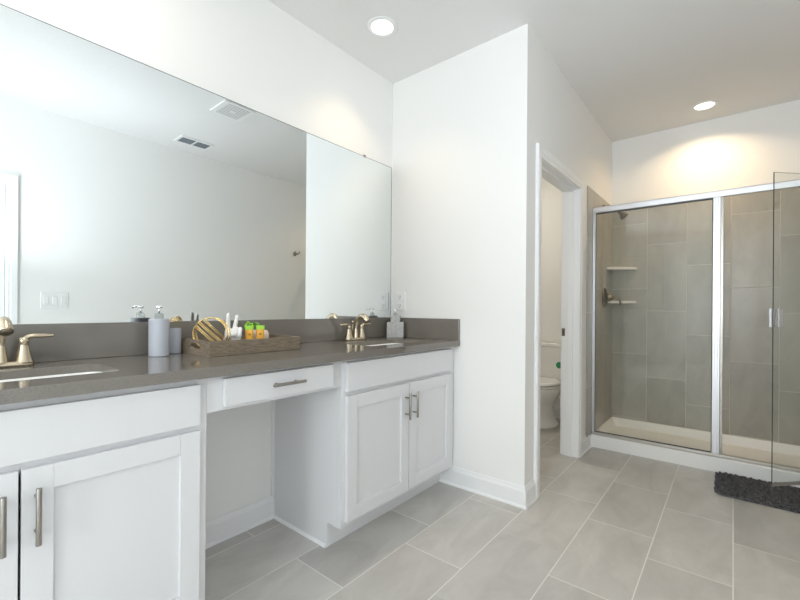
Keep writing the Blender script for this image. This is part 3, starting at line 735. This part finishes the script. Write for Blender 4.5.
# bath mat: dense tufted pile
t = thing('bath_mat', (3.36, -.24, 0), 'charcoal shaggy bath mat on the floor outside the shower', 'bath mat')
M_mat = mat('charcoal_pile', (.07, .07, .072), .95); mottle(M_mat, (.045, .045, .047), (.135, .135, .138), 55, 3)
mx0, mx1, my0, my1 = 3.165, 3.575, -.56, .082
rg = rrect((mx0+mx1)/2, (my0+my1)/2, (mx1-mx0)/2, (my1-my0)/2, .05, 8)
bm = NB(); loft(bm, [[(a_, b_, .0008) for a_, b_ in rg], [(a_, b_, .012) for a_, b_ in rg]]); obj('backing', bm, M_mat, t, .003)
bm = NB(); random.seed(11)
def inside(x, y):
    qx = max(abs(x-(mx0+mx1)/2)-((mx1-mx0)/2-.05), 0); qy = max(abs(y-(my0+my1)/2)-((my1-my0)/2-.05), 0); return math.hypot(qx, qy) < .048
step = .0125; x = mx0
while x < mx1:
    y = my0
    while y < my1:
        px, py = x+random.uniform(-.003, .003), y+random.uniform(-.003, .003)
        if inside(px, py):
            hgt = random.uniform(.018, .027); r0 = .0066; lx, ly = random.uniform(-.007, .007), random.uniform(-.007, .007)
            rr = [[(px+lx*f+r0*g*math.cos(2*PI*k/5), py+ly*f+r0*g*math.sin(2*PI*k/5), z) for k in range(5)] for z, f, g in ((.011, 0, .8), (.011+(hgt-.011)*.55, .5, 1.15), (hgt, 1, .45))]
            loft(bm, rr)
        y += step
    x += step
p = obj('pile', bm, M_mat, t, smooth=True); p['kind'] = 'stuff'

# ------------------------------------------------------------------ toilet
ty = 1.43; bx_ = XF-.012
t = thing('toilet', (4.0, ty, 0), 'white two-piece toilet with closed lid seen through the doorway', 'toilet')
def egg(cx, hw, lf, lb, z, n=32):
    """egg plan outline: front (towards -x) length lf, back length lb"""
    out = []
    for k in range(n):
        q = 2*PI*k/n; c_, s_ = math.cos(q), math.sin(q)
        out.append((cx-(lf if c_ > 0 else lb)*c_*1.0, ty+hw*math.copysign(abs(s_)**.9, s_), z))
    return out
fx = 3.665            # bowl front tip
bm = NB()
loft(bm, [egg(3.99, .140, .195, .20, .0005), egg(3.99, .138, .193, .20, .022), egg(3.99, .112, .160, .19, .050), egg(3.99, .090, .140, .19, .10), egg(3.98, .088, .145, .20, .18), egg(3.97, .115, .20, .22, .24), egg(3.95, .155, .255, .24, .30), egg(3.93, .182, .262, .26, .355), egg(3.93, .187, .268, .26, .385), egg(3.93, .180, .262, .255, .392)])
obj('bowl', bm, M_porc, t, smooth=True)
bm = NB(); loft(bm, [egg(3.93, .185, .268, .20, .397), egg(3.93, .188, .272, .20, .404), egg(3.93, .188, .272, .20, .412), egg(3.93, .184, .268, .196, .415)]); seat = obj('seat', bm, M_porc, t, smooth=False)
bm = NB(); loft(bm, [egg(3.93, .184, .268, .20, .421), egg(3.93, .188, .272, .20, .427), egg(3.93, .186, .270, .20, .438), egg(3.93, .15, .23, .17, .446)]); obj('lid', bm, M_porc, t, smooth=False, bevel=.002)
bm = NB(); rings = []
for z, hx_, hy_ in ((.393, .085, .185), (.42, .09, .20), (.60, .093, .215), (.745, .096, .225)):
    rings.append([(a_, b_, z) for a_, b_ in rrect(bx_-.10, ty, hx_, hy_, .03, 5)])
loft(bm, rings); tank = obj('tank', bm, M_porc, t, smooth=False, bevel=.003)
bm = NB(); rings = []
for z, g in ((.7455, 0), (.752, .010), (.775, .010), (.783, .004)): rings.append([(a_, b_, z) for a_, b_ in rrect(bx_-.10, ty, .090+g, .226+g, .03, 5)])
loft(bm, rings); obj('tank_lid', bm, M_porc, t)
bm = NB(); tube(bm, [(bx_-.196, ty+.15, .69), (bx_-.215, ty+.15, .69), (bx_-.218, ty+.08, .683)], .007, 10); obj('flush_lever', bm, M_chrome, t, smooth=True)
bm = NB(); lathe(bm, [(.032, 0), (.032, .0008), (.0, .001)], (bx_-.1945, ty-.106, .572), (-1, 0, 0), 24); tag(obj('sticker', bm, M_green, t), 'round green sticker')

# ------------------------------------------------------------------ botanical picture on the west wall (seen only as a reflection in the shower glass)
t = thing('framed_picture', (XW, 1.50, 1.7), 'framed print of a bare branching tree on the wall behind the camera', 'picture')
py0, py1, pz0, pz1 = 1.16, 1.87, 1.16, 2.34
obj('print', B(XW+.004, XW+.016, py0+.02, py1-.02, pz0+.02, pz1-.02), M_print, t)
bm = NB()
for q in ((py0, py0+.02, pz0, pz1), (py1-.02, py1, pz0, pz1), (py0+.02, py1-.02, pz0, pz0+.02), (py0+.02, py1-.02, pz1-.02, pz1)): box(bm, XW+.0008, XW+.024, q[0], q[1], q[2], q[3])
obj('picture_frame', bm, M_frame, t, .001)
bm = NB(); random.seed(5)
def branch(p, a_, L, r_, d_):
    q = (p[0]+math.sin(a_)*L, p[1]+math.cos(a_)*L)
    q = (min(max(q[0], py0+.04), py1-.04), min(q[1], pz1-.04))
    tube(bm, [(XW+.0165, p[0], p[1]), (XW+.0165, q[0], q[1])], [r_, r_*.7], 6)
    if d_: 
        for s in (-1, 1): branch(q, a_+s*random.uniform(.25, .6), L*random.uniform(.7, .85), r_*.62, d_-1)
    else: lathe(bm, [(.009, 0), (.009, .0015)], (XW+.016, q[0], q[1]), (1, 0, 0), 7)
branch((1.45, pz0+.03), .05, .27, .009, 5)
obj('tree_drawing', bm, M_bronzeleaf, t)
